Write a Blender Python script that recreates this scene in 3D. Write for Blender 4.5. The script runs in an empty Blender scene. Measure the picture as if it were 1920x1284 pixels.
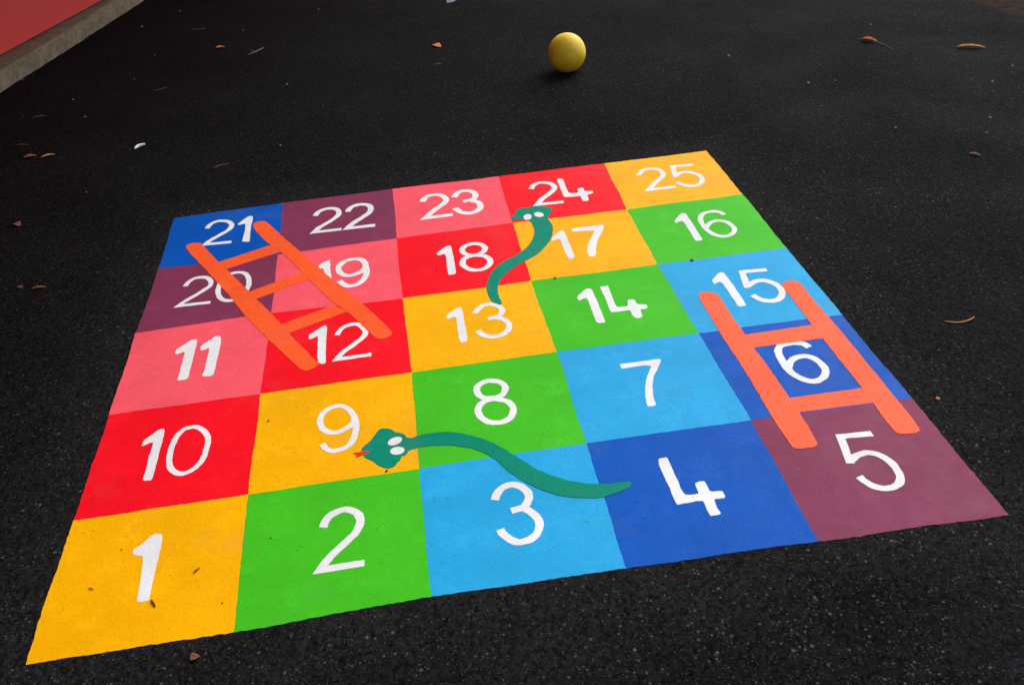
import bpy, bmesh, math, random
from mathutils import Vector, Matrix, noise as mnoise

SC = bpy.context.scene
COL = SC.collection
random.seed(7)

# ------------------------------------------------------------------ camera
cam_d = bpy.data.cameras.new('camera')
cam_d.sensor_width = 36.0
cam_d.lens = 36.0 * 1800.92 / 1920.0
cam_d.clip_start = 0.05
cam_d.clip_end = 500.0
cam = bpy.data.objects.new('camera', cam_d)
COL.objects.link(cam)
RT = Vector((0.98747535, -0.14269984, -0.06729921))
DN = Vector((-0.13480318, -0.54146398, -0.82984629))
FW = Vector((0.08197883, 0.8285249, -0.55391873))
cam.matrix_world = Matrix(((RT.x, -DN.x, -FW.x, 0.97440983), (RT.y, -DN.y, -FW.y, -1.50061925),
                           (RT.z, -DN.z, -FW.z, 1.66389579), (0, 0, 0, 1)))
SC.camera = cam

# ------------------------------------------------------------------ light
SUN_EL, SUN_AZ = math.radians(42), math.radians(46)      # azimuth clockwise from +Y
world = bpy.data.worlds.new('World')
SC.world = world
world.use_nodes = True
wn = world.node_tree.nodes
sky = wn.new('ShaderNodeTexSky')
sky.sky_type = 'NISHITA'
sky.sun_disc = False
sky.sun_elevation = SUN_EL
sky.sun_rotation = SUN_AZ
sky.air_density = 1.0
sky.dust_density = 4.0
sky.ozone_density = 1.0
hsv = wn.new('ShaderNodeHueSaturation')
hsv.inputs['Saturation'].default_value = 0.45           # overcast: an almost colourless sky
world.node_tree.links.new(sky.outputs[0], hsv.inputs['Color'])
world.node_tree.links.new(hsv.outputs[0], wn['Background'].inputs[0])
wn['Background'].inputs[1].default_value = 0.12
sun_d = bpy.data.lights.new('sun', 'SUN')
sun_d.energy = 0.8
sun_d.angle = math.radians(35)
sun_d.color = (1.0, 0.97, 0.92)
sun = bpy.data.objects.new('sun', sun_d)
COL.objects.link(sun)
sdir = Vector((math.sin(SUN_AZ) * math.cos(SUN_EL), math.cos(SUN_AZ) * math.cos(SUN_EL), math.sin(SUN_EL)))
sun.rotation_euler = sdir.to_track_quat('Z', 'Y').to_euler()
SC.view_settings.view_transform = 'Standard'
SC.view_settings.look = 'None'
SC.view_settings.gamma = 1.0
SC.view_settings.exposure = 0.82

# ------------------------------------------------------------------ traced plan of the painted game, metres on the ground
GRID={(0,0): [0.0069,-0.0024],(0,1): [0.0063,0.4492],(0,2): [0.007,0.896],(0,3): [0.0035,1.3476],(0,4): [0.0075,1.7926],(0,5): [0.0005,2.2302],(1,0): [0.4552,-0.0014],(1,1): [0.4493,0.4494],(1,2): [0.4493,0.8995],(1,3): [0.4506,1.3618],(1,4): [0.4469,1.7892],(1,5): [0.4427,2.2489],(2,0): [0.8947,0.0088],(2,1): [0.8971,0.4562],(2,2): [0.901,0.8996],(2,3): [0.8951,1.3464],(2,4): [0.8939,1.7975],(2,5): [0.8982,2.254],(3,0): [1.3428,0.0032],(3,1): [1.3451,0.457],(3,2): [1.3487,0.9006],(3,3): [1.3379,1.3481],(3,4): [1.3418,1.8041],(3,5): [1.346,2.2502],(4,0): [1.7985,-0.0056],(4,1): [1.8008,0.4544],(4,2): [1.7937,0.8991],(4,3): [1.7873,1.3468],(4,4): [1.7889,1.7948],(4,5): [1.7996,2.2516],(5,0): [2.2564,-0.0188],(5,1): [2.2549,0.4452],(5,2): [2.2531,0.8901],(5,3): [2.25,1.3446],(5,4): [2.2525,1.8026],(5,5): [2.2522,2.2524]}
DIGITS={1: [('p',[[0.2188,0.3487],[0.2294,0.3535],[0.2473,0.3485],[0.2497,0.2871],[0.2488,0.2236],[0.2483,0.1794],[0.2486,0.1324],[0.2372,0.1287],[0.2216,0.1319],[0.2201,0.1749],[0.2157,0.2305],[0.2112,0.2796],[0.196,0.2851],[0.184,0.2943],[0.1823,0.3082],[0.1977,0.3208]])],2: [('s',0.0209,[('o',[[0.646,0.2855],[0.653,0.31],[0.6692,0.3294],[0.7009,0.3388],[0.7259,0.3243],[0.7381,0.2988],[0.7371,0.2777],[0.727,0.2519],[0.7042,0.2248],[0.6772,0.1959],[0.6555,0.1677],[0.6419,0.1439,1],[0.7473,0.1452]])])],3: [('s',0.0211,[('o',[[1.0759,0.2912],[1.0841,0.3115],[1.0994,0.3306],[1.1248,0.3393],[1.1458,0.3287],[1.1601,0.3065],[1.1623,0.285],[1.1552,0.2658],[1.1418,0.2504],[1.1112,0.2447]]),('o',[[1.1415,0.2483],[1.1537,0.2366],[1.166,0.2161],[1.1729,0.1926],[1.168,0.1677],[1.1546,0.1472],[1.1348,0.1367],[1.1106,0.1356],[1.0907,0.1545],[1.0806,0.1693],[1.0762,0.1874]])])],4: [('p',[[1.515,0.3545],[1.5385,0.3551],[1.5396,0.3372],[1.5386,0.2913],[1.5402,0.255],[1.5397,0.2332],[1.5429,0.2087],[1.5582,0.2053],[1.5781,0.2074],[1.5791,0.2442],[1.5923,0.2479],[1.6053,0.2461],[1.6061,0.2066],[1.6374,0.2019],[1.6372,0.1815],[1.6321,0.1774],[1.6074,0.1785],[1.605,0.1446],[1.6074,0.1297],[1.6014,0.1248],[1.5813,0.1251],[1.5794,0.1419],[1.581,0.179],[1.5655,0.1814],[1.5386,0.1799],[1.5148,0.1788],[1.5119,0.1941],[1.513,0.2391],[1.511,0.2906],[1.5112,0.3295]])],5: [('s',0.0202,[('o',[[2.0852,0.3293],[2.0008,0.3351,1],[1.9818,0.2315]]),('o',[[1.9898,0.2424],[2.0054,0.2528],[2.0244,0.2602],[2.0456,0.2589],[2.0641,0.2453],[2.0765,0.2229],[2.0824,0.1942],[2.0787,0.1638],[2.0659,0.1382],[2.0463,0.1275],[2.0221,0.1268],[2.0008,0.1386],[1.9888,0.1575],[1.9811,0.18]])])],6: [('s',0.0219,[('o',[[2.0851,0.7449],[2.0777,0.7646],[2.0614,0.7742],[2.0382,0.7786],[2.0115,0.7741],[1.9939,0.7566],[1.9862,0.7287],[1.9833,0.6976],[1.9831,0.6663],[1.9871,0.6347],[1.9996,0.6065],[2.0156,0.5877],[2.0392,0.5808],[2.0652,0.5932],[2.082,0.6167],[2.0864,0.6463],[2.0814,0.6736],[2.0691,0.695],[2.0488,0.7053],[2.0227,0.7011],[2.0026,0.685],[1.9868,0.6603]])])],7: [('p',[[1.5182,0.7937],[1.5542,0.7922],[1.5878,0.7926],[1.6169,0.7916],[1.6395,0.7922],[1.6406,0.7809],[1.6233,0.7487],[1.5989,0.7097],[1.5846,0.6693],[1.575,0.6266],[1.5713,0.6032],[1.5702,0.5796],[1.5648,0.5744],[1.5492,0.5749],[1.5458,0.5768],[1.5484,0.6065],[1.5558,0.6445],[1.5701,0.6888],[1.584,0.7203],[1.6076,0.7622],[1.5899,0.7689],[1.5623,0.7696],[1.5387,0.7693],[1.518,0.7696]])],8: [('s',0.0199,[('c',[[1.1334,0.8],[1.1555,0.787],[1.1672,0.7639],[1.1642,0.7421],[1.1527,0.7226],[1.1314,0.7154],[1.1043,0.7194],[1.0887,0.7353],[1.0836,0.7613],[1.0897,0.7825],[1.1094,0.7981]]),('c',[[1.1333,0.7077],[1.1615,0.6913],[1.1742,0.6691],[1.1747,0.643],[1.1636,0.6154],[1.1417,0.5998],[1.1165,0.6],[1.0943,0.6131],[1.0802,0.6371],[1.0764,0.666],[1.0849,0.6901],[1.1057,0.7069]])])],9: [('s',0.018,[('c',[[0.6841,0.7803],[0.6591,0.777],[0.6392,0.7609],[0.6297,0.7349],[0.6312,0.7018],[0.6423,0.6769],[0.6637,0.6597],[0.6848,0.6598],[0.7059,0.6721],[0.7212,0.6884],[0.7259,0.7125],[0.7199,0.7394],[0.7044,0.7664]]),('o',[[0.7267,0.7174],[0.731,0.6787],[0.7284,0.64],[0.7178,0.6041],[0.7029,0.5863],[0.6823,0.5793],[0.6662,0.5783],[0.6498,0.5913],[0.6361,0.6156]])])],10: [('p',[[0.1662,0.7872],[0.1755,0.7905],[0.1843,0.7871],[0.1861,0.744],[0.1853,0.7076],[0.1855,0.6469],[0.1848,0.5934],[0.1833,0.5652],[0.1597,0.5692],[0.1603,0.6109],[0.1592,0.6728],[0.1623,0.731],[0.1527,0.7306],[0.1303,0.7215],[0.1308,0.7461],[0.1485,0.7658]]),('s',0.0163,[('c',[[0.278,0.7736],[0.3006,0.7495],[0.316,0.709],[0.3159,0.6626],[0.3111,0.6235],[0.2988,0.5969],[0.2768,0.5765],[0.2536,0.5768],[0.2341,0.5944],[0.2219,0.6239],[0.217,0.6673],[0.2185,0.7104],[0.2259,0.748],[0.2421,0.7724],[0.261,0.7775]])])],11: [('p',[[0.1888,1.2449],[0.1989,1.2576],[0.2139,1.2552],[0.2177,1.2432],[0.2177,1.1915],[0.2181,1.1333],[0.2166,1.0799],[0.2175,1.0422],[0.2109,1.029],[0.1848,1.028],[0.1861,1.0672],[0.1864,1.1255],[0.1859,1.1914],[0.1602,1.1791],[0.1541,1.1912],[0.1569,1.212]]),('p',[[0.2727,1.2572],[0.2828,1.2603],[0.293,1.255],[0.2971,1.2097],[0.2969,1.1507],[0.2948,1.0863],[0.2937,1.0337],[0.2845,1.0285],[0.2605,1.0318],[0.263,1.0686],[0.2637,1.1222],[0.2639,1.1936],[0.2363,1.1816],[0.2332,1.2012],[0.2364,1.2167],[0.256,1.2364]])],12: [('p',[[0.619,1.2267],[0.6328,1.2365],[0.6407,1.2271],[0.6393,1.1696],[0.6383,1.0999],[0.6398,1.0137],[0.6282,1.0113],[0.6163,1.0221],[0.6122,1.071],[0.6121,1.1341],[0.6125,1.1791],[0.5841,1.1621],[0.5824,1.1895],[0.5966,1.2033]]),('s',0.018,[('o',[[0.6736,1.1667],[0.6842,1.1957],[0.698,1.2126],[0.7196,1.2204],[0.7398,1.2168],[0.7565,1.192],[0.7652,1.158],[0.7556,1.1319],[0.7372,1.1085],[0.7116,1.0804],[0.6923,1.0593],[0.6733,1.0253,1],[0.7815,1.0266]])])],13: [('p',[[1.0693,1.2352],[1.0831,1.2389],[1.0876,1.2247],[1.0872,1.1765],[1.0862,1.1106],[1.0861,1.0546],[1.0832,1.0266],[1.0632,1.0238],[1.0599,1.048],[1.0608,1.1008],[1.0623,1.1773],[1.0571,1.1842],[1.0324,1.1709],[1.0317,1.1963],[1.0529,1.2193]]),('s',0.0199,[('o',[[1.1251,1.1866],[1.1397,1.2113],[1.1597,1.2293],[1.1838,1.2303],[1.2082,1.211],[1.2167,1.1858],[1.209,1.1622],[1.1923,1.1469],[1.1624,1.142]]),('o',[[1.1918,1.1428],[1.2117,1.128],[1.2243,1.1028],[1.2247,1.0756],[1.2128,1.0518],[1.192,1.0359],[1.1659,1.032],[1.1459,1.0422],[1.1322,1.0588],[1.1232,1.0797]])])],14: [('p',[[1.5028,1.2405],[1.5154,1.2493],[1.5281,1.2445],[1.5293,1.2007],[1.5305,1.1449],[1.5292,1.0858],[1.5284,1.031],[1.5246,1.0266],[1.501,1.0312],[1.5007,1.0764],[1.5016,1.1352],[1.5028,1.1899],[1.4922,1.1897],[1.4734,1.1786],[1.4711,1.2041]]),('p',[[1.5584,1.2501],[1.5858,1.249],[1.5875,1.2364],[1.5849,1.1862],[1.5831,1.1085],[1.6207,1.1045],[1.6272,1.143],[1.6469,1.1437],[1.6525,1.1364],[1.6519,1.1106],[1.6805,1.1004],[1.6818,1.0859],[1.6741,1.0765],[1.6534,1.0763],[1.6508,1.0325],[1.6403,1.0257],[1.6253,1.0295],[1.622,1.0509],[1.622,1.0801],[1.5913,1.081],[1.5603,1.0806],[1.559,1.1005],[1.5599,1.1692]])],15: [('p',[[1.9663,1.2346],[1.9786,1.2401],[1.9872,1.2343],[1.9886,1.1867],[1.9894,1.1287],[1.9901,1.0724],[1.9885,1.0183],[1.9811,1.0139],[1.9659,1.0131],[1.9608,1.0223],[1.9618,1.0636],[1.9611,1.1161],[1.96,1.1737],[1.9515,1.1794],[1.932,1.1675],[1.9313,1.1916]]),('s',0.022,[('o',[[2.1314,1.2169],[2.0468,1.2236,1],[2.0285,1.1184]]),('o',[[2.0339,1.1287],[2.051,1.1428],[2.0739,1.1538],[2.0966,1.1495],[2.116,1.1324],[2.1281,1.1056],[2.1276,1.0691],[2.1157,1.0429],[2.0944,1.0226],[2.0643,1.0225],[2.0437,1.039],[2.0283,1.0706]])])],16: [('p',[[1.9728,1.7008],[1.9858,1.7062],[1.9933,1.6985],[1.993,1.6441],[1.9927,1.5909],[1.9915,1.5359],[1.9902,1.4822],[1.9835,1.4758],[1.9631,1.4798],[1.965,1.5263],[1.9649,1.5778],[1.9663,1.6302],[1.9614,1.6459],[1.9348,1.632],[1.9322,1.6506]]),('s',0.0188,[('o',[[2.1292,1.6503],[2.1172,1.6776],[2.095,1.6896],[2.0678,1.6863],[2.0434,1.6658],[2.0294,1.6265],[2.0269,1.5882],[2.0293,1.5458],[2.0403,1.512],[2.0596,1.4897],[2.0877,1.4852],[2.1122,1.502],[2.1262,1.5288],[2.1259,1.5602],[2.1157,1.5912],[2.0926,1.6085],[2.0645,1.6058],[2.044,1.5869],[2.029,1.5597]])])],17: [('p',[[1.4872,1.6708],[1.5052,1.6909],[1.5188,1.6871],[1.5195,1.6247],[1.5194,1.5525],[1.5182,1.4772],[1.509,1.4654],[1.4943,1.4666],[1.4921,1.5044],[1.4915,1.5661],[1.493,1.626],[1.4741,1.6221],[1.4597,1.62],[1.4671,1.6455]]),('p',[[1.5504,1.6956],[1.5878,1.6961],[1.6307,1.6952],[1.6679,1.6942],[1.6716,1.6788],[1.6562,1.6422],[1.6292,1.5911],[1.6095,1.5394],[1.5968,1.4815],[1.585,1.4589],[1.5676,1.4665],[1.5687,1.5037],[1.5819,1.553],[1.6059,1.6067],[1.632,1.6552],[1.5951,1.6625],[1.5511,1.6701],[1.5464,1.6825]])],18: [('p',[[1.072,1.6794],[1.0823,1.6857],[1.0914,1.6771],[1.0925,1.6142],[1.0918,1.5479],[1.0912,1.4699],[1.0785,1.4624],[1.0628,1.4652],[1.0626,1.508],[1.066,1.6098],[1.0619,1.6256],[1.0391,1.6171],[1.0331,1.6364],[1.0521,1.6579]]),('s',0.0213,[('c',[[1.1819,1.6733],[1.204,1.6581],[1.213,1.6286],[1.2045,1.6042],[1.1862,1.5886],[1.1612,1.5867],[1.1381,1.6018],[1.1276,1.6342],[1.14,1.6607],[1.1595,1.6734]]),('c',[[1.1702,1.5813],[1.2031,1.5694],[1.2176,1.5424],[1.2181,1.5138],[1.2039,1.4867],[1.1822,1.4731],[1.1582,1.474],[1.136,1.491],[1.1216,1.5201],[1.1214,1.5456],[1.1365,1.5731]])])],19: [('p',[[0.6,1.6541],[0.614,1.6726],[0.627,1.6845],[0.6441,1.6898],[0.645,1.6282],[0.6488,1.5837],[0.6542,1.5135],[0.6339,1.5137],[0.6277,1.5733],[0.6216,1.6236],[0.6187,1.6353],[0.6083,1.6326]]),('s',0.022,[('c',[[0.733,1.6741],[0.7065,1.67],[0.6854,1.6505],[0.6751,1.6229],[0.6779,1.5921],[0.691,1.5671],[0.7142,1.5529],[0.7387,1.5597],[0.7609,1.5753],[0.773,1.602],[0.7684,1.642],[0.7542,1.6655]]),('o',[[0.7737,1.6073],[0.7762,1.5604],[0.7678,1.52],[0.7534,1.4925],[0.7342,1.4794],[0.7115,1.4777],[0.6937,1.4953],[0.6783,1.5228]])])],20: [('s',0.0181,[('o',[[0.126,1.6301],[0.1351,1.6607],[0.1522,1.6803],[0.1805,1.6829],[0.2017,1.6709],[0.2175,1.6352],[0.2146,1.6068],[0.1963,1.5828],[0.1721,1.5536],[0.1446,1.5259],[0.1225,1.4939,1],[0.2316,1.4902]])]),('s',0.0181,[('c',[[0.3173,1.6833],[0.3408,1.6619],[0.3547,1.6135],[0.3545,1.5627],[0.3425,1.5196],[0.3213,1.4869],[0.2886,1.4868],[0.2636,1.5123],[0.2512,1.5541],[0.2501,1.6046],[0.2595,1.6499],[0.2814,1.6815]])])],21: [('s',0.0201,[('o',[[0.149,2.0912],[0.1574,2.124],[0.1767,2.1453],[0.2045,2.1457],[0.2327,2.1276],[0.2459,2.0954],[0.2421,2.0649],[0.2237,2.0355],[0.1968,2.0055],[0.173,1.9769],[0.1576,1.9504,1],[0.2594,1.9429]])]),('p',[[0.3033,2.1543],[0.3107,2.1595],[0.3252,2.1535],[0.3262,2.1225],[0.3249,2.0625],[0.3264,2.0066],[0.3303,1.9315],[0.3241,1.9266],[0.3005,1.9332],[0.3028,1.9827],[0.3038,2.0405],[0.3007,2.094],[0.2736,2.0876],[0.2686,2.0996],[0.2883,2.1297]])],22: [('s',0.0213,[('o',[[0.5787,2.0849],[0.5912,2.1183],[0.6127,2.1358],[0.6414,2.1375],[0.6652,2.1206],[0.6739,2.0867],[0.6658,2.0541],[0.643,2.0224],[0.6155,1.9926],[0.5948,1.9688],[0.577,1.9372,1],[0.6846,1.9343]])]),('s',0.0235,[('o',[[0.7082,2.0846],[0.7192,2.1169],[0.7413,2.1364],[0.7685,2.1386],[0.7938,2.1232],[0.8024,2.0888],[0.7941,2.0521],[0.7703,2.0203],[0.7402,1.9872],[0.722,1.9624],[0.7073,1.9352,1],[0.8154,1.9323]])])],23: [('s',0.0248,[('o',[[1.0113,2.0919],[1.0246,2.1245],[1.0466,2.1447],[1.0808,2.1408],[1.1026,2.1138],[1.1074,2.0799],[1.0937,2.0478],[1.0658,2.0165],[1.0398,1.9813],[1.0137,1.9393,1],[1.1226,1.9402]])]),('s',0.0247,[('o',[[1.1423,2.0981],[1.1595,2.1341],[1.1817,2.1484],[1.2071,2.143],[1.2269,2.1184],[1.2283,2.085],[1.2133,2.0569],[1.1733,2.0485]]),('o',[[1.2071,2.0467],[1.2304,2.0279],[1.2383,1.9939],[1.2311,1.9608],[1.2104,1.9398],[1.1817,1.9347],[1.1568,1.9514],[1.147,1.9696],[1.1362,1.9961]])])],24: [('s',0.0228,[('o',[[1.4592,2.0873],[1.4739,2.1186],[1.4976,2.1349],[1.5266,2.1304],[1.5473,2.1093],[1.5539,2.0737],[1.5408,2.0444],[1.5143,2.0113],[1.4847,1.9778],[1.4588,1.934,1],[1.564,1.9308]])]),('p',[[1.5765,2.1541],[1.6019,2.1486],[1.6015,2.1186],[1.599,2.0602],[1.5998,2.0023],[1.6377,1.9952],[1.6407,2.0353],[1.6639,2.0388],[1.6651,2.0034],[1.6966,1.9981],[1.6957,1.978],[1.6675,1.9661],[1.6659,1.9266],[1.6596,1.9127],[1.6386,1.9168],[1.6399,1.9642],[1.6083,1.9675],[1.5754,1.9731],[1.5741,2.0018],[1.5752,2.0715]])],25: [('s',0.0208,[('o',[[1.911,2.0883],[1.9336,2.1281],[1.9635,2.1402],[1.9951,2.1305],[2.0095,2.1002],[2.0069,2.0638],[1.9843,2.0295],[1.9494,1.9906],[1.9142,1.9417,1],[2.0243,1.9395]])]),('s',0.0207,[('o',[[2.1543,2.1293],[2.0678,2.1344,1],[2.0498,2.0302]]),('o',[[2.0529,2.0407],[2.0758,2.0614],[2.1021,2.0673],[2.1272,2.0504],[2.1447,2.022],[2.1466,1.9805],[2.127,1.9418],[2.1005,1.9277],[2.0747,1.9332],[2.0536,1.9549],[2.0427,1.9804]])])]}
LADDERS=[{'rails': [[[0.0786,1.9496],[0.0963,1.9763],[0.1376,1.9701],[0.1502,1.9455],[0.2327,1.7758],[0.2773,1.6963],[0.3583,1.5375],[0.4042,1.4475],[0.4904,1.2784],[0.5184,1.2095],[0.5748,1.0994],[0.616,1.0188],[0.6202,1.0074],[0.5977,0.989],[0.575,0.9843],[0.5591,1.0018],[0.5084,1.0943],[0.4463,1.2049],[0.365,1.3581],[0.295,1.5189],[0.2225,1.664],[0.157,1.7963]],[[0.3233,2.0712],[0.3458,2.0989],[0.3757,2.0961],[0.3924,2.0686],[0.4592,1.9286],[0.5321,1.7837],[0.6006,1.6474],[0.6697,1.5088],[0.7262,1.4064],[0.784,1.2913],[0.8533,1.1406],[0.8484,1.1193],[0.8199,1.1041],[0.8002,1.1127],[0.7811,1.1512],[0.709,1.3025],[0.6494,1.3923],[0.6091,1.4804],[0.5428,1.6252],[0.4666,1.7916],[0.3995,1.8923]]],'rungs': [[[0.2227,1.7834],[0.4126,1.873],[0.4611,1.8083],[0.2655,1.7233]],[[0.3507,1.5245],[0.5474,1.6211],[0.576,1.5672],[0.3896,1.4701]],[[0.4863,1.2778],[0.6583,1.3582],[0.711,1.3076],[0.514,1.2167]]]},{'rails': [[[1.8559,1.1178],[1.8768,1.131],[1.9123,1.1217],[1.9251,1.0951],[1.9201,0.9755],[1.9267,0.8892],[1.925,0.8088],[1.9345,0.6697],[1.936,0.5228],[1.9379,0.4569],[1.9352,0.3225],[1.9243,0.3104],[1.8896,0.3096],[1.8652,0.3151],[1.8626,0.3569],[1.8593,0.4498],[1.8621,0.5878],[1.8618,0.7169],[1.8566,0.8417],[1.8578,0.9828]],[[2.1388,1.114],[2.1671,1.1305],[2.198,1.1223],[2.205,1.0918],[2.2034,0.9728],[2.2084,0.8762],[2.2123,0.7529],[2.2121,0.6022],[2.2134,0.4837],[2.2144,0.3271],[2.2078,0.3105],[2.188,0.3061],[2.1471,0.3095],[2.143,0.3405],[2.1446,0.4341],[2.1473,0.5266],[2.1435,0.6481],[2.1435,0.778],[2.1401,0.8768],[2.143,0.9974]]],'rungs': [[[1.921,0.8538],[2.1503,0.8575],[2.1508,0.7794],[1.9263,0.7818]],[[1.9278,0.5227],[2.1567,0.5202],[2.1545,0.4506],[1.9335,0.456]]]}]
SNAKES=[{'body': [[0.8836,0.5863],[0.8701,0.5916],[0.864,0.6063],[0.8506,0.6161],[0.8384,0.6234],[0.8278,0.637],[0.8086,0.646],[0.7945,0.6402],[0.7829,0.6205],[0.77,0.5992],[0.7533,0.5812],[0.7463,0.5699],[0.7481,0.5503],[0.7539,0.5321],[0.7697,0.5181],[0.7814,0.503],[0.7942,0.4858],[0.8084,0.4744],[0.8202,0.4718],[0.8338,0.481],[0.8452,0.4969],[0.8526,0.5119],[0.865,0.5196],[0.8739,0.5345],[0.9024,0.5404],[0.9433,0.5397],[0.9968,0.5261],[1.0357,0.5065],[1.069,0.4813],[1.0961,0.4474],[1.1243,0.3937],[1.1642,0.3389],[1.2083,0.2941],[1.2542,0.2653],[1.3139,0.2461],[1.3564,0.246],[1.3973,0.2569],[1.4154,0.2642],[1.4237,0.275],[1.4208,0.2859],[1.4046,0.2869],[1.3578,0.2896],[1.3049,0.3045],[1.2468,0.34],[1.1976,0.3839],[1.1577,0.4404],[1.1199,0.4909],[1.0796,0.5324],[1.0286,0.5697],[0.975,0.5909],[0.9104,0.5932]],'eyes': [[[0.8564,0.5878],[0.8563,0.5825],[0.8542,0.5771],[0.8505,0.5721],[0.8455,0.568],[0.8396,0.5652],[0.8334,0.5639],[0.8276,0.5643],[0.8226,0.5663],[0.819,0.5698],[0.8172,0.5744],[0.8172,0.5797],[0.8192,0.5851],[0.8229,0.5902],[0.8279,0.5943],[0.8339,0.5972],[0.8401,0.5985],[0.846,0.5981],[0.851,0.596],[0.8546,0.5925]],[[0.8612,0.5389],[0.8604,0.5338],[0.8578,0.5292],[0.8537,0.5256],[0.8484,0.5233],[0.8425,0.5226],[0.8365,0.5234],[0.831,0.5258],[0.8265,0.5294],[0.8235,0.5341],[0.8223,0.5392],[0.823,0.5443],[0.8256,0.5489],[0.8297,0.5526],[0.835,0.5549],[0.841,0.5557],[0.8471,0.5549],[0.8526,0.5525],[0.8571,0.5487],[0.86,0.5441]]],'tongue': [[0.7651,0.5554],[0.7462,0.5575],[0.7219,0.5552],[0.7326,0.5485],[0.7285,0.5368],[0.7393,0.5401],[0.7514,0.5436],[0.765,0.549]]},{'body': [[1.3403,1.8495],[1.3612,1.8809],[1.3874,1.9229],[1.4134,1.9193],[1.4441,1.9242],[1.4755,1.9128],[1.5045,1.889],[1.5067,1.8731],[1.4918,1.8359],[1.4787,1.7988],[1.4842,1.7572],[1.4817,1.708],[1.4638,1.6435],[1.4357,1.5906],[1.3957,1.5361],[1.3606,1.5072],[1.3337,1.4893],[1.2995,1.4611],[1.2679,1.4268],[1.2433,1.3973],[1.2273,1.3544],[1.2186,1.3106],[1.2184,1.2657],[1.2215,1.2263],[1.2164,1.2195],[1.2036,1.2283],[1.1897,1.251],[1.1834,1.2916],[1.1833,1.3371],[1.1916,1.3814],[1.2101,1.4362],[1.2363,1.4781],[1.2709,1.5126],[1.3111,1.5399],[1.3397,1.5677],[1.3657,1.5967],[1.3928,1.6497],[1.4101,1.707],[1.4133,1.7558],[1.4087,1.7968],[1.3845,1.8184],[1.3539,1.8308],[1.3419,1.8379]],'eyes': [[[1.4208,1.8371],[1.4193,1.8292],[1.4165,1.8221],[1.4124,1.8162],[1.4076,1.8122],[1.4025,1.8104],[1.3975,1.8111],[1.3933,1.8141],[1.3901,1.8192],[1.3883,1.8259],[1.3881,1.8335],[1.3895,1.8414],[1.3923,1.8486],[1.3964,1.8546],[1.4012,1.8587],[1.4064,1.8605],[1.4114,1.8598],[1.4157,1.8567],[1.4189,1.8515],[1.4206,1.8447]],[[1.467,1.8337],[1.4647,1.828],[1.461,1.824],[1.4562,1.822],[1.4508,1.8221],[1.4454,1.8245],[1.4404,1.8288],[1.4363,1.8347],[1.4336,1.8416],[1.4325,1.8487],[1.4331,1.8555],[1.4353,1.8612],[1.4391,1.8653],[1.4439,1.8674],[1.4493,1.8672],[1.4548,1.8648],[1.4598,1.8604],[1.4639,1.8545],[1.4666,1.8476],[1.4677,1.8404]]]}]
PANEL0 = (-1.3437, 4.6132)
PANEL1 = (-0.9867, 5.8187)
WALL_H, ADDED_CANOPY = 2.8, 2.7  # wall height, and depth of the unseen roof added for shade

# ------------------------------------------------------------------ helpers
def srgb(r, g, b):
    f = lambda c: (c / 255 / 12.92) if c / 255 <= 0.04045 else ((c / 255 + 0.055) / 1.055) ** 2.4
    return (f(r), f(g), f(b), 1.0)


def tag(o, label=None, cat=None, group=None, kind=None):
    if label: o['label'] = label
    if cat: o['category'] = cat
    if group: o['group'] = group
    if kind: o['kind'] = kind
    return o


def build(name, bm, mat, parent=None, loc=None, smooth=False):
    me = bpy.data.meshes.new(name)
    bm.normal_update()
    bm.to_mesh(me)
    bm.free()
    if smooth:
        for p in me.polygons: p.use_smooth = True
    me.materials.append(mat)
    o = bpy.data.objects.new(name, me)
    COL.objects.link(o)
    if parent: o.parent = parent
    if loc: o.location = loc
    return o


def empty(name, loc=(0, 0, 0)):
    o = bpy.data.objects.new(name, None)
    o.empty_display_size = 0.1
    o.location = loc
    COL.objects.link(o)
    return o


def nz(x, y, s, seed=0.0):
    return mnoise.noise(Vector((x * s + seed * 13.7, y * s - seed * 7.1, seed * 3.3)))


def chaikin(pts, it=1, c=.25):
    for _ in range(it):
        q = []
        for i in range(len(pts)):
            a, b = pts[i], pts[(i + 1) % len(pts)]
            q.append((a[0] * (1 - c) + b[0] * c, a[1] * (1 - c) + b[1] * c))
            q.append((a[0] * c + b[0] * (1 - c), a[1] * c + b[1] * (1 - c)))
        pts = q
    return pts


def catmull(pts, closed, n=8):
    out = []
    m = len(pts)
    rng = range(m) if closed else range(m - 1)
    for i in rng:
        if closed:
            p0, p1, p2, p3 = pts[(i - 1) % m], pts[i], pts[(i + 1) % m], pts[(i + 2) % m]
        else:
            p1, p2 = pts[i], pts[i + 1]
            p0 = pts[i - 1] if i > 0 else (2 * p1[0] - p2[0], 2 * p1[1] - p2[1])
            p3 = pts[i + 2] if i + 2 < m else (2 * p2[0] - p1[0], 2 * p2[1] - p1[1])
        for k in range(n):
            t = k / n
            out.append(tuple(0.5 * (2 * p1[d] + (p2[d] - p0[d]) * t + (2 * p0[d] - 5 * p1[d] + 4 * p2[d] - p3[d]) * t * t
                                    + (3 * p1[d] - p0[d] - 3 * p2[d] + p3[d]) * t ** 3) for d in (0, 1)))
    if not closed: out.append(tuple(pts[-1][:2]))
    return out


def resample(pts, step, closed=True):
    out = []
    m = len(pts)
    for i in range(m if closed else m - 1):
        a, b = pts[i], pts[(i + 1) % m]
        L = math.hypot(b[0] - a[0], b[1] - a[1])
        k = max(1, int(L / step))
        for j in range(k):
            t = j / k
            out.append((a[0] + (b[0] - a[0]) * t, a[1] + (b[1] - a[1]) * t))
    if not closed: out.append(tuple(pts[-1][:2]))
    return out


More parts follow.
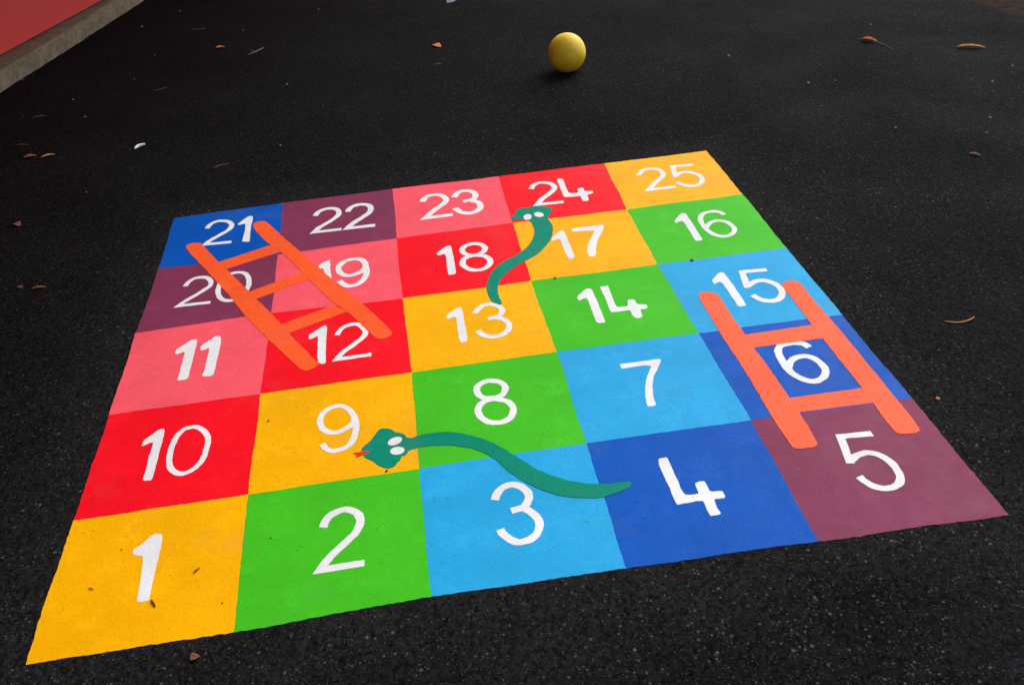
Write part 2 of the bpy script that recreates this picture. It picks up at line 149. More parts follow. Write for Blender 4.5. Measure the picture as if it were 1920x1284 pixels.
def ragged(pts, amp, seed=0.0):
    """a brush-painted edge: small wander plus the grain of the asphalt showing along it"""
    return [(x + amp * (nz(x, y, 60, seed) + 0.7 * nz(x, y, 260, seed + 1)),
             y + amp * (nz(x, y, 60, seed + 2) + 0.7 * nz(x, y, 260, seed + 3))) for x, y in pts]


def slab(bm, pts, z, skirt):
    """flat painted shape with its own thickness"""
    top = [bm.verts.new((x, y, z)) for x, y in pts]
    f = bm.faces.new(top)
    if f.normal.z < 0 or sum(pts[i - 1][0] * pts[i][1] - pts[i][0] * pts[i - 1][1] for i in range(len(pts))) < 0:
        f.normal_flip()
    if skirt:
        bot = [bm.verts.new((x, y, z - skirt)) for x, y in pts]
        n = len(pts)
        for i in range(n):
            bm.faces.new((top[i], top[(i + 1) % n], bot[(i + 1) % n], bot[i]))
    f.normal_update()
    bmesh.ops.triangulate(bm, faces=[f], ngon_method='EAR_CLIP')


def ribbon(bm, stroke, w, z, seed):
    kind, pts = stroke
    # smooth runs between marked corners
    if kind == 'c':
        line = catmull([p[:2] for p in pts], True)
        closed = True
    else:
        closed = False
        line, run = [], []
        runs = []
        for p in pts:
            run.append(p[:2])
            if len(p) > 2:
                runs.append(run); run = [p[:2]]
        runs.append(run)
        for r in runs:
            c = catmull(r, False) if len(r) > 2 else resample(r, 0.02, False)
            line += c if not line else c[1:]
    n = len(line)
    L, Rr = [], []
    for i in range(n):
        p = Vector(line[i])
        a = Vector(line[(i - 1) % n]) if (closed or i > 0) else None
        b = Vector(line[(i + 1) % n]) if (closed or i < n - 1) else None
        d1 = (p - a).normalized() if a is not None and (p - a).length > 1e-7 else None
        d2 = (b - p).normalized() if b is not None and (b - p).length > 1e-7 else None
        if d1 is None: d1 = d2
        if d2 is None: d2 = d1
        n1, n2 = Vector((-d1.y, d1.x)), Vector((-d2.y, d2.x))
        m = n1 + n2
        if m.length < 0.2: m = n1
        m.normalize()
        k = min(2.6, 1 / max(0.2, m.dot(n1)))
        h = w / 2 * k * (1 + 0.10 * nz(p.x, p.y, 45, seed))
        q1, q2 = p + m * h, p - m * h
        (q1, q2) = ragged([tuple(q1), tuple(q2)], 0.0014, seed)
        zz = z + .0002 * i / n                  # each stretch of the stroke lies a hair over the one before
        L.append(bm.verts.new((q1[0], q1[1], zz)))
        Rr.append(bm.verts.new((q2[0], q2[1], zz)))
    for i in range(n if closed else n - 1):
        j = (i + 1) % n
        bm.faces.new((L[i], Rr[i], Rr[j], L[j]))
    bmesh.ops.recalc_face_normals(bm, faces=bm.faces[:])


def tube(bm, path, radii, seg=7):
    rings = []
    for i, p in enumerate(path):
        p = Vector(p)
        d = (Vector(path[min(i + 1, len(path) - 1)]) - Vector(path[max(i - 1, 0)])).normalized()
        u = d.cross(Vector((0, 0, 1))).normalized()
        v = u.cross(d)
        rings.append([bm.verts.new(p + (u * math.cos(2 * math.pi * k / seg) + v * math.sin(2 * math.pi * k / seg)) * radii[i])
                      for k in range(seg)])
    for a, b in zip(rings, rings[1:]):
        for k in range(seg):
            bm.faces.new((a[k], a[(k + 1) % seg], b[(k + 1) % seg], b[k]))
    bm.faces.new(rings[0][::-1])
    bm.faces.new(rings[-1])
    bmesh.ops.recalc_face_normals(bm, faces=bm.faces[:])


# ------------------------------------------------------------------ materials
class NT:
    def __init__(self, name):
        self.m = bpy.data.materials.new(name)
        self.m.use_nodes = True
        self.n, self.l = self.m.node_tree.nodes, self.m.node_tree.links
        self.b = self.n['Principled BSDF']
        self.tc = self.n.new('ShaderNodeTexCoord').outputs['Object']

    def noise(self, scale, detail=3, rough=0.55, out='Fac'):
        t = self.n.new('ShaderNodeTexNoise')
        t.inputs['Scale'].default_value = scale
        t.inputs['Detail'].default_value = detail
        t.inputs['Roughness'].default_value = rough
        self.l.new(self.tc, t.inputs['Vector'])
        return t.outputs[out]

    def voro(self, scale, rand=1.0):
        t = self.n.new('ShaderNodeTexVoronoi')
        t.inputs['Scale'].default_value = scale
        t.inputs['Randomness'].default_value = rand
        self.l.new(self.tc, t.inputs['Vector'])
        return t

    def ramp(self, src, *stops):
        r = self.n.new('ShaderNodeValToRGB')
        e = r.color_ramp.elements
        while len(e) < len(stops): e.new(0.5)
        for el, (p, c) in zip(e, stops):
            el.position = p
            el.color = c if isinstance(c, tuple) else (c, c, c, 1)
        self.l.new(src, r.inputs[0])
        return r.outputs[0]

    def mix(self, fac, a, b, mode='MIX'):
        m = self.n.new('ShaderNodeMix')
        m.data_type = 'RGBA'
        m.blend_type = mode
        for i, v in ((0, fac), (6, a), (7, b)):
            if isinstance(v, (int, float)): m.inputs[i].default_value = v
            elif isinstance(v, tuple): m.inputs[i].default_value = v
            else: self.l.new(v, m.inputs[i])
        return m.outputs[2]

    def math(self, op, a, b=0.0):
        m = self.n.new('ShaderNodeMath')
        m.operation = op
        for i, v in ((0, a), (1, b)):
            if isinstance(v, (int, float)): m.inputs[i].default_value = v
            else: self.l.new(v, m.inputs[i])
        return m.outputs[0]

    def bump(self, h, strength, dist, prev=None):
        b = self.n.new('ShaderNodeBump')
        b.inputs['Strength'].default_value = strength
        b.inputs['Distance'].default_value = dist
        self.l.new(h, b.inputs['Height'])
        if prev is not None: self.l.new(prev, b.inputs['Normal'])
        return b.outputs['Normal']

    def done(self, col, rough, normal=None, spec=0.5):
        for k, v in (('Base Color', col), ('Roughness', rough), ('Normal', normal), ('Specular IOR Level', spec)):
            if v is None: continue
            if isinstance(v, (int, float, tuple)): self.b.inputs[k].default_value = v
            else: self.l.new(v, self.b.inputs[k])
        return self.m


def paint(name, rgb, rough=0.5, spec=0.05):
    t = NT(name)
    c = srgb(*rgb)
    dk = (c[0] * .80, c[1] * .80, c[2] * .80, 1)
    lt = tuple(min(1, x * 1.10 + .004) for x in c[:3]) + (1,)
    th = tuple(x * .86 for x in c[:3]) + (1,)
    # rolled by hand: broad cloudy thick and thin coats, then a fine mottle
    col = t.mix(t.ramp(t.noise(4.2, 6, .62), (.36, 0.), (.66, 1.)), th, c)
    col = t.mix(t.math('MULTIPLY', t.ramp(t.noise(9, 5, .7), (.52, 0.), (.74, 1.)), .8), col, lt)
    col = t.mix(t.math('MULTIPLY', t.ramp(t.noise(46, 4, .7), (.45, 0.), (.75, 1.)), .40), col, dk)
    # grey film of dirt in places
    dirt = t.math('MULTIPLY', t.ramp(t.noise(2.6, 7, .68), (.54, 0.), (.80, 1.)), .20)
    col = t.mix(dirt, col, (.16, .15, .14, 1))
    # pinholes where the coat has not closed over the stones
    v = t.voro(150)
    sep = t.n.new('ShaderNodeSeparateColor'); t.l.new(v.outputs['Color'], sep.inputs[0])
    hole = t.math('MULTIPLY', t.math('GREATER_THAN', sep.outputs[0], .955), t.ramp(v.outputs['Distance'], (.22, 1.), (.36, 0.)))
    hole = t.math('MULTIPLY', hole, t.ramp(t.noise(7, 3), (.48, 0.), (.60, .8)))
    col = t.mix(hole, col, (c[0] * .25, c[1] * .25, c[2] * .25, 1))
    g = t.voro(125)
    nrm = t.bump(t.ramp(g.outputs['Distance'], (.0, 1.), (.75, 0.)), .20, .0016)
    nrm = t.bump(t.noise(320, 3), .22, .0010, nrm)
    ro = t.ramp(t.noise(20, 3), (.3, rough - .06), (.7, rough + .08))
    return t.done(col, ro, nrm, spec)


def make_asphalt():
    t = NT('asphalt')
    base = t.ramp(t.noise(1.3, 5, .6), (.3, (.0052, .0047, .0053, 1)), (.7, (.0092, .0090, .0106, 1)))
    dust_halo = t.ramp(t.noise(.85, 6, .65), (.40, 0.), (.66, 1.))      # greyer where dust has settled between the stones
    # bright tone-mapping halo round the painted game, put into the tarmac colour
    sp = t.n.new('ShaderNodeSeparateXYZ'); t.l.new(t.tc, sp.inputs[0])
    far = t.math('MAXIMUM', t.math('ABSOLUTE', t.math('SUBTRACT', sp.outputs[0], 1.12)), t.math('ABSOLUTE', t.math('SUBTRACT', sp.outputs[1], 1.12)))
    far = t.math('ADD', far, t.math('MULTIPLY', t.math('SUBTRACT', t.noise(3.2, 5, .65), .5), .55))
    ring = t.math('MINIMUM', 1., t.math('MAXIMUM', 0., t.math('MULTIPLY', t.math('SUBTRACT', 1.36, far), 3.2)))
    dust_halo = t.math('MINIMUM', 1.3, t.math('ADD', t.math('MULTIPLY', dust_halo, .8), t.math('MULTIPLY', ring, .75)))
    nrm = None
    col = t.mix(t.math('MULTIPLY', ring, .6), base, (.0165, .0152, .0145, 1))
    # chippings of three sizes, some worn bare of bitumen
    for scale, cut, lo, hi, soft, dist in ((72, .93, .018, .080, .40, .0045), (120, .80, .011, .070, .46, .0030), (230, .66, .009, .045, .52, .0018)):
        v = t.voro(scale)
        sep = t.n.new('ShaderNodeSeparateColor'); t.l.new(v.outputs['Color'], sep.inputs[0])
        if scale == 120:
            col = t.mix(1., col, t.ramp(sep.outputs[1], (.0, .45), (1., 1.6)), 'MULTIPLY')
        thr = t.math('SUBTRACT', cut + .09, t.math('MULTIPLY', dust_halo, .13))
        st = t.math('MULTIPLY', t.math('GREATER_THAN', sep.outputs[0], thr), t.ramp(v.outputs['Distance'], (soft - .22, 1.), (soft, 0.)))
        tone = t.ramp(sep.outputs[2], (0., (lo, lo * .97, lo * 1.02, 1)), (.75, (lo * 2.2, lo * 2.1, lo * 2.1, 1)), (1., (hi, hi * .96, hi * .92, 1)))
        col = t.mix(st, col, tone)
        nrm = t.bump(t.ramp(v.outputs['Distance'], (.0, 1.), (.8, 0.)), .32, dist, nrm)
    nrm = t.bump(t.noise(420, 3), .5, .0015, nrm)
    ro = t.ramp(t.noise(2.2, 4), (.3, .72), (.7, .88))
    return t.done(col, ro, nrm, .012)


M = {}
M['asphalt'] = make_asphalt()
M['yellow'] = paint('yellow_paint', (243, 173, 3))
M['green'] = paint('green_paint', (66, 184, 32))
M['sky_blue'] = paint('sky_blue_paint', (38, 160, 216))
M['blue'] = paint('blue_paint', (0, 82, 178))
M['purple'] = paint('purple_paint', (126, 53, 83))
M['pink'] = paint('pink_paint', (242, 88, 102))
M['red'] = paint('red_paint', (240, 18, 34))
M['white'] = paint('white_paint', (228, 228, 230))
M['orange'] = paint('orange_paint', (246, 92, 44))
M['orange_lit'] = paint('orange_paint_light_wash', (247, 100, 64))  # the ladder orange again, with a pale wash of light mixed into it
M['teal'] = paint('teal_paint', (0, 132, 106))
M['tongue'] = paint('tongue_red_paint', (214, 54, 28))
M['lilac'] = paint('lilac_paint', (128, 122, 150))

t = NT('concrete')
cc = t.ramp(t.noise(14, 6, .65), (.3, srgb(104, 90, 72)), (.7, srgb(140, 126, 106)))
cc = t.mix(t.math('MULTIPLY', t.ramp(t.noise(3.5, 4), (.5, 0.), (.7, 1.)), .5), cc, srgb(92, 88, 64))
cc = t.mix(t.math('MULTIPLY', t.ramp(t.noise(34, 5, .7), (.46, 0.), (.62, 1.)), .5), cc, srgb(70, 62, 50))
M['concrete'] = t.done(cc, .85, t.bump(t.noise(90, 5, .7), .6, .004), .3)

t = NT('red_wall_paint')
M['wall_red'] = t.done(t.ramp(t.noise(1.2, 4), (.3, srgb(200, 52, 50)), (.7, srgb(210, 56, 53))), .5,
                       t.bump(t.noise(12, 3), .05, .004), .4)

t = NT('ball_rubber')
cb = t.ramp(t.noise(9, 5, .6), (.30, srgb(214, 166, 22)), (.50, srgb(232, 194, 40)), (.72, srgb(238, 208, 84)))
cb = t.mix(t.math('MULTIPLY', t.ramp(t.noise(26, 5, .7), (.56, 0.), (.70, 1.)), .35), cb, srgb(150, 106, 30))
M['ball'] = t.done(cb, .6, t.bump(t.noise(160, 4), .35, .0015), .4)


def plain(name, a, b, scale, rough=.7, spec=.35):
    t = NT(name)
    return t.done(t.ramp(t.noise(scale, 4), (.3, srgb(*a)), (.7, srgb(*b))), rough, t.bump(t.noise(scale * 3, 3), .3, .001), spec)


M['added_shade_canopy'] = plain('added_canopy_grey', (70, 70, 72), (84, 84, 86), 6)
M['leaf_orange'] = plain('leaf_orange', (196, 84, 40), (232, 140, 84), 60)
M['leaf_tan'] = plain('leaf_tan', (176, 100, 44), (220, 160, 96), 60)
M['leaf_brown'] = plain('leaf_brown', (110, 66, 48), (160, 104, 80), 60)
M['twig'] = plain('twig', (92, 66, 54), (140, 106, 84), 80)
M['seed'] = plain('seed', (84, 44, 14), (130, 76, 24), 90)
M['grit'] = plain('grit', (112, 102, 98), (176, 168, 162), 40)
M['scrap'] = plain('white_scrap', (222, 220, 216), (240, 238, 232), 40, .5)
M['soil'] = plain('soil', (26, 20, 18), (52, 41, 35), 22, .95, .03)
M['dark_dot'] = plain('dark_dot', (6, 60, 50), (10, 76, 60), 50, .5)
M['dark_speck'] = plain('dark_speck', (44, 32, 20), (72, 54, 30), 90)

# ------------------------------------------------------------------ ground
bm = bmesh.new()
for p in ((-60, -60), (60, -60), (60, 60), (-60, 60)): bm.verts.new((p[0], p[1], 0))
bm.faces.new(bm.verts[:])
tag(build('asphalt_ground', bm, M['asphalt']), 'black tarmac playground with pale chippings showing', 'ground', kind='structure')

# ------------------------------------------------------------------ red wall on its concrete plinth, to the left
W0, W1 = Vector((-1.275, 4.2406)), Vector((-0.7956, 6.2042))
wd = (W1 - W0).normalized()
wn2 = Vector((-wd.y, wd.x))                      # away from the playground
wall = empty('painted_wall', (W0.x, W0.y, 0))
tag(wall, 'red painted wall standing on a worn concrete plinth', 'wall')
bm = bmesh.new()
prof = [(-.004, -.05), (.0, .055), (.006, .086), (.020, .098), (.07, .100), (.45, .102), (.45, -.05)]
rows = []
N = 260
for i in range(N + 1):
    s = -8 + 20 * i / N
    row = []
    for k, (o, z) in enumerate(prof):
        j = .012 * nz(s, k * .11, 2.2, 4) + .010 * nz(s, k * .2, 11, 5)
        q = wd * s + wn2 * (o + (j if k < 4 else 0))
        row.append(bm.verts.new((q.x, q.y, z + (.003 * nz(s, k, 9, 6) if 0 < k < 6 else 0))))
    rows.append(row)
for a, b in zip(rows, rows[1:]):
    for k in range(len(prof) - 1):
        bm.faces.new((a[k], b[k], b[k + 1], a[k + 1]))
bm.faces.new(rows[0]); bm.faces.new(rows[-1][::-1])
bmesh.ops.recalc_face_normals(bm, faces=bm.faces[:])
build('plinth', bm, M['concrete'], wall)
P0, P1 = Vector(PANEL0) - W0, Vector(PANEL1) - W0
pd = (P1 - P0).normalized()
pn = Vector((-pd.y, pd.x))
bm = bmesh.new()
vs = []
for s, o in ((-8.2, 0), (11.5, 0), (11.5, .16), (-8.2, .16)):
    q = P0 + pd * s + pn * o
    vs.append(q)
lo = [bm.verts.new((q.x, q.y, .112)) for q in vs]
hi = [bm.verts.new((q.x, q.y, WALL_H)) for q in vs]
bm.faces.new(lo[::-1]); bm.faces.new(hi)
for i in range(4): bm.faces.new((lo[i], lo[(i + 1) % 4], hi[(i + 1) % 4], hi[i]))
bmesh.ops.bevel(bm, geom=[e for e in bm.edges], offset=.006, segments=2, affect='EDGES')
bmesh.ops.recalc_face_normals(bm, faces=bm.faces[:])
build('panel', bm, M['wall_red'], wall)

bm = bmesh.new()  # unseen roof slab, added to shade the left side of the board
rim = []
for s_, o in ((-8.2, -ADDED_CANOPY), (11.5, -ADDED_CANOPY), (11.5, .9), (-8.2, .9)):
    rim.append(P0 + pd * s_ + pn * o)
lo = [bm.verts.new((q.x, q.y, WALL_H + .004)) for q in rim]
hi = [bm.verts.new((q.x, q.y, WALL_H + .17)) for q in rim]
bm.faces.new(lo[::-1]); bm.faces.new(hi)
for i in range(4): bm.faces.new((lo[i], lo[(i + 1) % 4], hi[(i + 1) % 4], hi[i]))
bmesh.ops.bevel(bm, geom=[e for e in bm.edges], offset=.01, segments=2, affect='EDGES')
bmesh.ops.recalc_face_normals(bm, faces=bm.faces[:])
build('added_shade_canopy', bm, M['added_shade_canopy'], wall)

# ------------------------------------------------------------------ the painted snakes and ladders game
ZS, ZD, ZL, ZE = .0009, .0013, .0019, .0024
board = empty('snakes_and_ladders_board')
tag(board, 'snakes and ladders game of twenty five coloured squares painted on the tarmac', 'painted game')
COLS = {1: 'yellow', 2: 'green', 3: 'sky_blue', 4: 'blue', 5: 'purple', 6: 'blue', 7: 'sky_blue', 8: 'green', 9: 'yellow',
        10: 'red', 11: 'pink', 12: 'red', 13: 'yellow', 14: 'green', 15: 'sky_blue', 16: 'green', 17: 'yellow', 18: 'red',
        19: 'pink', 20: 'purple', 21: 'blue', 22: 'purple', 23: 'pink', 24: 'red', 25: 'yellow'}


def edge(a, b):
    """the brush line between two grid points, the same for both neighbours"""
    flip = a > b
    if flip: a, b = b, a
    p, q = GRID[a], GRID[b]
    outer = (a[0] == b[0] and a[0] in (0, 5)) or (a[1] == b[1] and a[1] in (0, 5))
    L = math.hypot(q[0] - p[0], q[1] - p[1])
    k = int(L / .007)
    pts = [(p[0] + (q[0] - p[0]) * i / k, p[1] + (q[1] - p[1]) * i / k) for i in range(k + 1)]
    r = ragged(pts, .0019 if outer else .0014, 2.0)
    w = [(x + .004 * nz(x, y, 6, 9), y + .004 * nz(x, y, 6, 11)) for x, y in r]
    return (w[::-1] if flip else w), outer


for j in range(5):
    for i in range(5):
        n = j * 5 + (i + 1 if j % 2 == 0 else 5 - i)
        cs = [(i, j), (i + 1, j), (i + 1, j + 1), (i, j + 1)]
        bm = bmesh.new()
        loop, skirts = [], []
        for k in range(4):
            pts, outer = edge(cs[k], cs[(k + 1) % 4])
            if outer: skirts.append(pts)
            loop += pts[:-1]
        slab(bm, loop, ZS, 0)
        for pts in skirts:
            tv = [bm.verts.new((x, y, ZS)) for x, y in pts]
            bv = [bm.verts.new((x, y, -.0005)) for x, y in pts]
            for k in range(len(pts) - 1): bm.faces.new((tv[k], bv[k], bv[k + 1], tv[k + 1]))
        bmesh.ops.remove_doubles(bm, verts=bm.verts[:], dist=1e-6)
        sq = build('square', bm, M[COLS[n]], board)
        sq['label'] = '%s painted square numbered %d' % (COLS[n].replace('_', ' '), n)
        for d in DIGITS[n]:
            bm = bmesh.new()
            if d[0] == 'p':
                slab(bm, ragged(resample(chaikin(d[1], 1, .13), .006), .0014, n), ZD, ZD - ZS)
            else:
                for q, st in enumerate(d[2]): ribbon(bm, st, d[1], ZD + .0001 * q, n + q * .3)
            build('digit', bm, M['white'], sq)

for L, mt, lab in zip(LADDERS, ('orange', 'orange_lit'), ('orange ladder with three rungs from square 12 up to 21', 'orange ladder, light wash painted in, with two rungs from square 5 up to 15')):
    bm = bmesh.new()
    for q, r in enumerate(L['rails']):
        slab(bm, ragged(resample(chaikin(r, 2), .006), .0018, 20 + q), ZL, ZL - ZS)
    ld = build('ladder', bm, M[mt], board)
    ld['label'] = lab
    for q, r in enumerate(L['rungs']):
        bm = bmesh.new()
        slab(bm, ragged(resample(r, .006), .0016, 30 + q), ZL - .0002, ZL - .0002 - ZS)
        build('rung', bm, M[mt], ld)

for S, lab in zip(SNAKES, ('green snake with a red tongue from square 9 down to 4', 'green snake from square 24 down to 13')):
    bm = bmesh.new()
    slab(bm, ragged(resample(catmull(S['body'], True, 5), .005), .0016, 40), ZL + .0002, ZL + .0002 - ZS)
    sn = build('snake', bm, M['teal'], board)
    sn['label'] = lab
    for e in S['eyes']:
        bm = bmesh.new()
        slab(bm, ragged(e, .0006, 41), ZE, ZE - ZL)
        build('eye', bm, M['white'], sn)
    if 'tongue' in S:
        bm = bmesh.new()
        slab(bm, S['tongue'], ZE, ZE - ZS)
        build('tongue', bm, M['tongue'], sn)

bm = bmesh.new()
slab(bm, [(1.392, 5.45), (1.3814, 5.1824), (1.4259, 5.1925), (1.469, 5.262), (1.56, 5.45)], ZS, ZS)
tag(build('painted_marking', bm, M['lilac']), 'corner of a pale lilac ground marking cut off at the top edge', 'marking')

# ------------------------------------------------------------------ ball
bm = bmesh.new()
bmesh.ops.create_uvsphere(bm, u_segments=48, v_segments=32, radius=.1)
for v in bm.verts:
    c = v.co
    v.co = c * (1 + .006 * mnoise.noise(c * 14) + .003 * mnoise.noise(c * 60))
    v.co.z *= 1.015
    if v.co.z < -.097: v.co.z = -.0985
tag(build('ball', bm, M['ball'], loc=(1.886, 3.5055, .0985), smooth=True), 'scuffed yellow rubber ball resting on the black tarmac', 'ball')

# ------------------------------------------------------------------ fallen leaves, twigs and grit
LEAVES = 'fallen leaves scattered over the tarmac'


def leaf_bm(L, W, curl, seed, arch=.25):
    rng = random.Random(seed)
    bm = bmesh.new()
    nu, nv = 12, 6
    g = []
    for a in range(nu + 1):
        u = a / nu
        hw = W / 2 * (math.sin(math.pi * min(1, u ** .8 * .97 + .02)) ** .8) + .0003
        row = []
        for b in range(nv + 1):
            v = b / nv * 2 - 1
            x = (u - .5) * L
            y = v * hw * (1 + .12 * nz(u * 3, v, 4, seed)) + L * .06 * math.sin(u * 3 + seed)
            z = .0012 + abs(v) ** 1.6 * hw * curl + arch * L * .25 * math.sin(math.pi * u) + .0012 * (1 + nz(u * 4, v * 2, 1.7, seed))
            row.append(bm.verts.new((x, y, z)))
        g.append(row)
    for a in range(nu):
        for b in range(nv):
            bm.faces.new((g[a][b], g[a + 1][b], g[a + 1][b + 1], g[a][b + 1]))
    ret = bmesh.ops.extrude_face_region(bm, geom=bm.faces[:])
    for e in ret['geom']:
        if isinstance(e, bmesh.types.BMVert): e.co.z += .0006
    bmesh.ops.recalc_face_normals(bm, faces=bm.faces[:])
    return bm


def leaf(p0, p1, W, curl, mat, label, seed, z=0.0, stem=None, arch=.12):
    p0, p1 = Vector(p0), Vector(p1)
    d = p1 - p0
    o = build('fallen_leaf', leaf_bm(d.length, W, curl, seed, arch), M[mat], smooth=True)
    c = (p0 + p1) / 2
    o.location = (c.x, c.y, z)
    o.rotation_euler.z = math.atan2(d.y, d.x)
    tag(o, label, 'leaf', LEAVES)
    if stem:
        a, b = Vector(stem[0]), Vector(stem[1])
        ang = -o.rotation_euler.z
        rot = Matrix.Rotation(ang, 2)
        a, b = rot @ (a - c), rot @ (b - c)
        mid = (a + b) / 2 + Vector((.004, .006))
        bm = bmesh.new()
        tube(bm, [(a.x, a.y, .006), (mid.x, mid.y, .005), (b.x, b.y, .002)], [.0022, .0017, .0012])
        build('stem', bm, M['twig'], o)
    return o


leaf((-.104, 4.673), (-.050, 4.687), .036, .35, 'leaf_orange', 'bright orange curled leaf right of the concrete plinth near the top', 1)
leaf((1.217, 4.245), (1.262, 4.185), .045, .3, 'leaf_orange', 'small rounded orange leaf left of the yellow ball', 2)
leaf((3.505, 3.462), (3.570, 3.400), .035, .8, 'leaf_orange', 'orange brown leaf with a long thin stem, far right', 3,
     stem=((3.560, 3.400), (3.582, 3.241)))
leaf((3.897, 3.180), (4.020, 3.112), .030, .7, 'leaf_tan', 'long narrow tan leaf by the right edge of the photo', 4)
leaf((-.848, 3.137), (-.786, 3.142), .030, .35, 'leaf_brown', 'narrow dull brown leaf at the far left edge beside a forked one', 5)
leaf((-.756, 3.108), (-.697, 3.132), .022, .35, 'leaf_tan', 'forked brown leaf scrap at the far left edge', 6)
leaf((-.674, 2.366), (-.640, 2.338), .028, .35, 'leaf_brown', 'tiny pinkish leaf flake left of the blue square 21', 7)
leaf((.371, -.064), (.388, -.054), .018, .8, 'leaf_brown', 'crumpled brown leaf bit below the yellow square 1', 8)
leaf((3.246, 1.904), (3.280, 1.877), .018, .6, 'leaf_brown', 'small dull red leaf flake to the right of square 16', 9)
leaf((-.502, 1.786), (-.478, 1.779), .014, .5, 'leaf_brown', 'faint brown leaf crumb, leftmost beside square 20', 10)
leaf((-.444, 1.763), (-.393, 1.757), .014, .5, 'leaf_brown', 'thin faint leaf sliver just left of square 20', 11)


def tubes(name, mat, label, cat, paths, group=None):
    c = Vector(paths[0][0][0])
    bm = bmesh.new()
    for pts, rad in paths:
        pp = []
        cm = catmull([p[:2] for p in pts], False, 6)
        for k, q in enumerate(cm):
            u = k / (len(cm) - 1)
            z = pts[0][2] * (1 - u) + pts[-1][2] * u
            pp.append((q[0] - c.x, q[1] - c.y, z))
        tube(bm, pp, [rad * (1 - .5 * abs(k / (len(pp) - 1) * 2 - 1) ** 2) for k in range(len(pp))])
    o = build(name, bm, M[mat], loc=(c.x, c.y, 0), smooth=True)
    return tag(o, label, cat, group)


tubes('twig', 'twig', 'short forked twig beside the bright orange leaf', 'twig',
      [([(.111, 4.457, .003), (.149, 4.498, .006), (.199, 4.569, .004)], .0045), ([(.149, 4.498, .006), (.121, 4.531, .012)], .003)])
tubes('twig', 'twig', 'thin faint twig between the plinth and the forked leaf', 'twig', [([(-.957, 3.731, .003), (-.925, 3.738, .004), (-.892, 3.734, .003)], .003)])
tubes('twig', 'twig', 'thin faint twig lying just above the forked leaf', 'twig', [([(-.934, 3.328, .003), (-.90, 3.322, .004), (-.869, 3.307, .003)], .003)])
tubes('pine_needle', 'leaf_tan', 'curved orange brown pine needle on the tarmac right of square 6', 'needle',
      [([(2.529, .780, .002), (2.562, .762, .003), (2.600, .764, .004), (2.623, .775, .006)], .0022)])
tubes('white_scrap', 'scrap', 'curved white plastic scrap on the dark tarmac above square 21', 'litter',
      [([(-.310, 3.072, .007), (-.296, 3.104, .010), (-.268, 3.118, .007)], .0075)])
tubes('seed', 'seed', 'brown seed husk touching the foot of the white 1', 'seed', [([(.2552, .1298, .004), (.262, .120, .004), (.2684, .108, .003)], .0026)])
tubes('seed', 'seed', 'brown seed husk right of the white 1 on the yellow square', 'seed', [([(.3435, .196, .004), (.349, .203, .004), (.3554, .2107, .003)], .0022)])
tubes('seed', 'seed', 'short brown husk left of the white 1 on the yellow square', 'seed', [([(.0996, .1995, .003), (.106, .196, .004), (.1122, .1919, .003)], .0014)])


for k, (a, m, b, r, mt) in enumerate((((-.316, 5.19), (-.27, 5.186), (-.222, 5.184), .0022, 'twig'), ((-.36, 3.96), (-.335, 3.97), (-.30, 4.0), .002, 'twig'),
                                      ((.10, 2.72), (.13, 2.745), (.17, 2.75), .0018, 'leaf_brown'),
                                      ((1.20, 3.87), (1.215, 3.872), (1.235, 3.87), .003, 'leaf_brown'))):
    tubes('twig', mt, 'faint broken bit of twig among the grit on the tarmac', 'twig', [([a + (.002,), m + (.003,), b + (.002,)], r)],
          'broken bits of twig on the tarmac')

def stone(name, x, y, r, mat, label, cat, seed, z=0.0, group=None, flat=.7):
    bm = bmesh.new()
    bmesh.ops.create_icosphere(bm, subdivisions=2, radius=r)
    for v in bm.verts:
        v.co *= 1 + .35 * mnoise.noise(v.co / r * 1.1 + Vector((seed * 5.1, 0, 0)))
        v.co.z *= flat
    o = build(name, bm, M[mat], loc=(x, y, z + r * flat * .8))
    o.rotation_euler.z = seed
    return tag(o, label, cat, group)


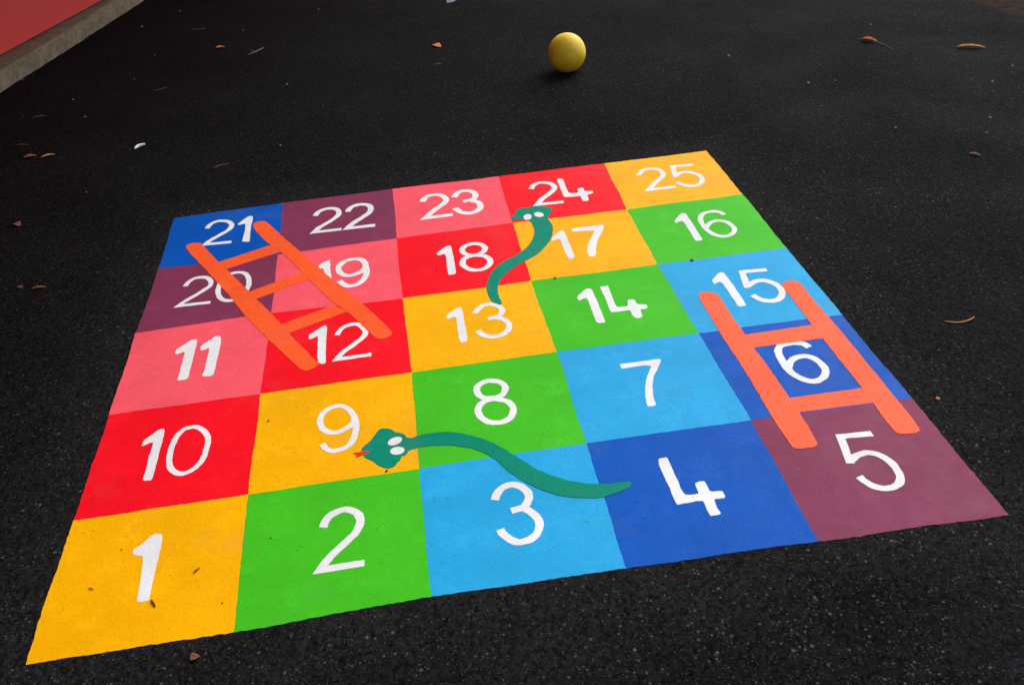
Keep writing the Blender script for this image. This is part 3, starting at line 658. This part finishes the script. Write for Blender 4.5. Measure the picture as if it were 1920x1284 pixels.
GR = [(-.6669, 3.6429, 5), (-.6807, 5.406, 7), (-.47, 5.7274, 7), (-.2467, 5.1799, 5), (.5117, 5.3617, 6), (.3935, 2.9066, 4), (.3773, 3.8096, 5),
      (2.7551, 3.4455, 7), (2.9767, 2.9075, 7), (3.6715, 3.6976, 7), (3.1134, 2.9005, 4), (3.7781, 2.6397, 6), (3.529, 2.233, 5), (3.1042, 2.2534, 4),
      (3.4273, 2.0841, 4), (3.9868, 2.8146, 5), (-1.2071, 4.4484, 6), (-.8026, 3.9592, 5), (.0319, 5.0306, 5),
      (-.4752, 4.6661, 4), (-.516, 4.2119, 4), (-.4362, 2.6157, 3.5)]
for k, (x, y, r) in enumerate(GR):
    stone('grit', x, y, r / 1000, 'grit', 'small pale speck of grit lying loose on the black tarmac', 'grit', k + .3, group='loose pale grit on the tarmac')
stone('pebble', 2.3189, .4263, .0055, 'leaf_tan', 'buff pebble on the tarmac right of the purple square 5', 'pebble', 3.1)
stone('pebble', 1.9097, 1.3441, .0075, 'dark_dot', 'round dark green dot between squares 15 and 16', 'pebble', 5.2, ZS, flat=.35)
for (x, y, r, lab) in ((.1532, .3138, 2, 'dark crumb on yellow square 1 upper left of its digit'), (.4215, .088, 2, 'dark crumb in the lower right of yellow square 1'),
                       (.4806, .7556, 3, 'dark crumb at the left side of yellow square 9'), (1.423, 1.3433, 4, 'dark crumb on the line between squares 14 and 17'),
                       (.81, .462, 3.5, 'dark crumb under the snake head on square 9'), (.5191, .2763, 2.2, 'dark crumb on green square 2 left of its digit')):
    stone('crumb', x, y, r / 1000, 'dark_speck', lab, 'crumb', r + x, ZS)

# a little soil washed into the far right corner
bm = bmesh.new()
rng = random.Random(3)
ctr = Vector((4.62, 3.80))
ring = []
rings = []
for k in range(9):
    rr = .30 * (1 - k / 8)
    row = []
    for a in range(48):
        th = a / 48 * math.tau
        w = rr * (1 + .35 * nz(math.cos(th), math.sin(th), 2.1, 17))
        x, y = ctr.x + w * math.cos(th) * .75, ctr.y + w * math.sin(th)
        z = -.001 + .006 * (k / 8) ** .6 + .004 * (k > 0) * (nz(x, y, 30, 3) + .3)
        row.append(bm.verts.new((x, y, z)))
    rings.append(row)
for a, b in zip(rings, rings[1:]):
    for k in range(48): bm.faces.new((a[k], a[(k + 1) % 48], b[(k + 1) % 48], b[k]))
bmesh.ops.recalc_face_normals(bm, faces=bm.faces[:])
tag(build('soil', bm, M['soil'], smooth=True), 'thin brown soil washed over the tarmac in the top right corner', 'soil', kind='stuff')
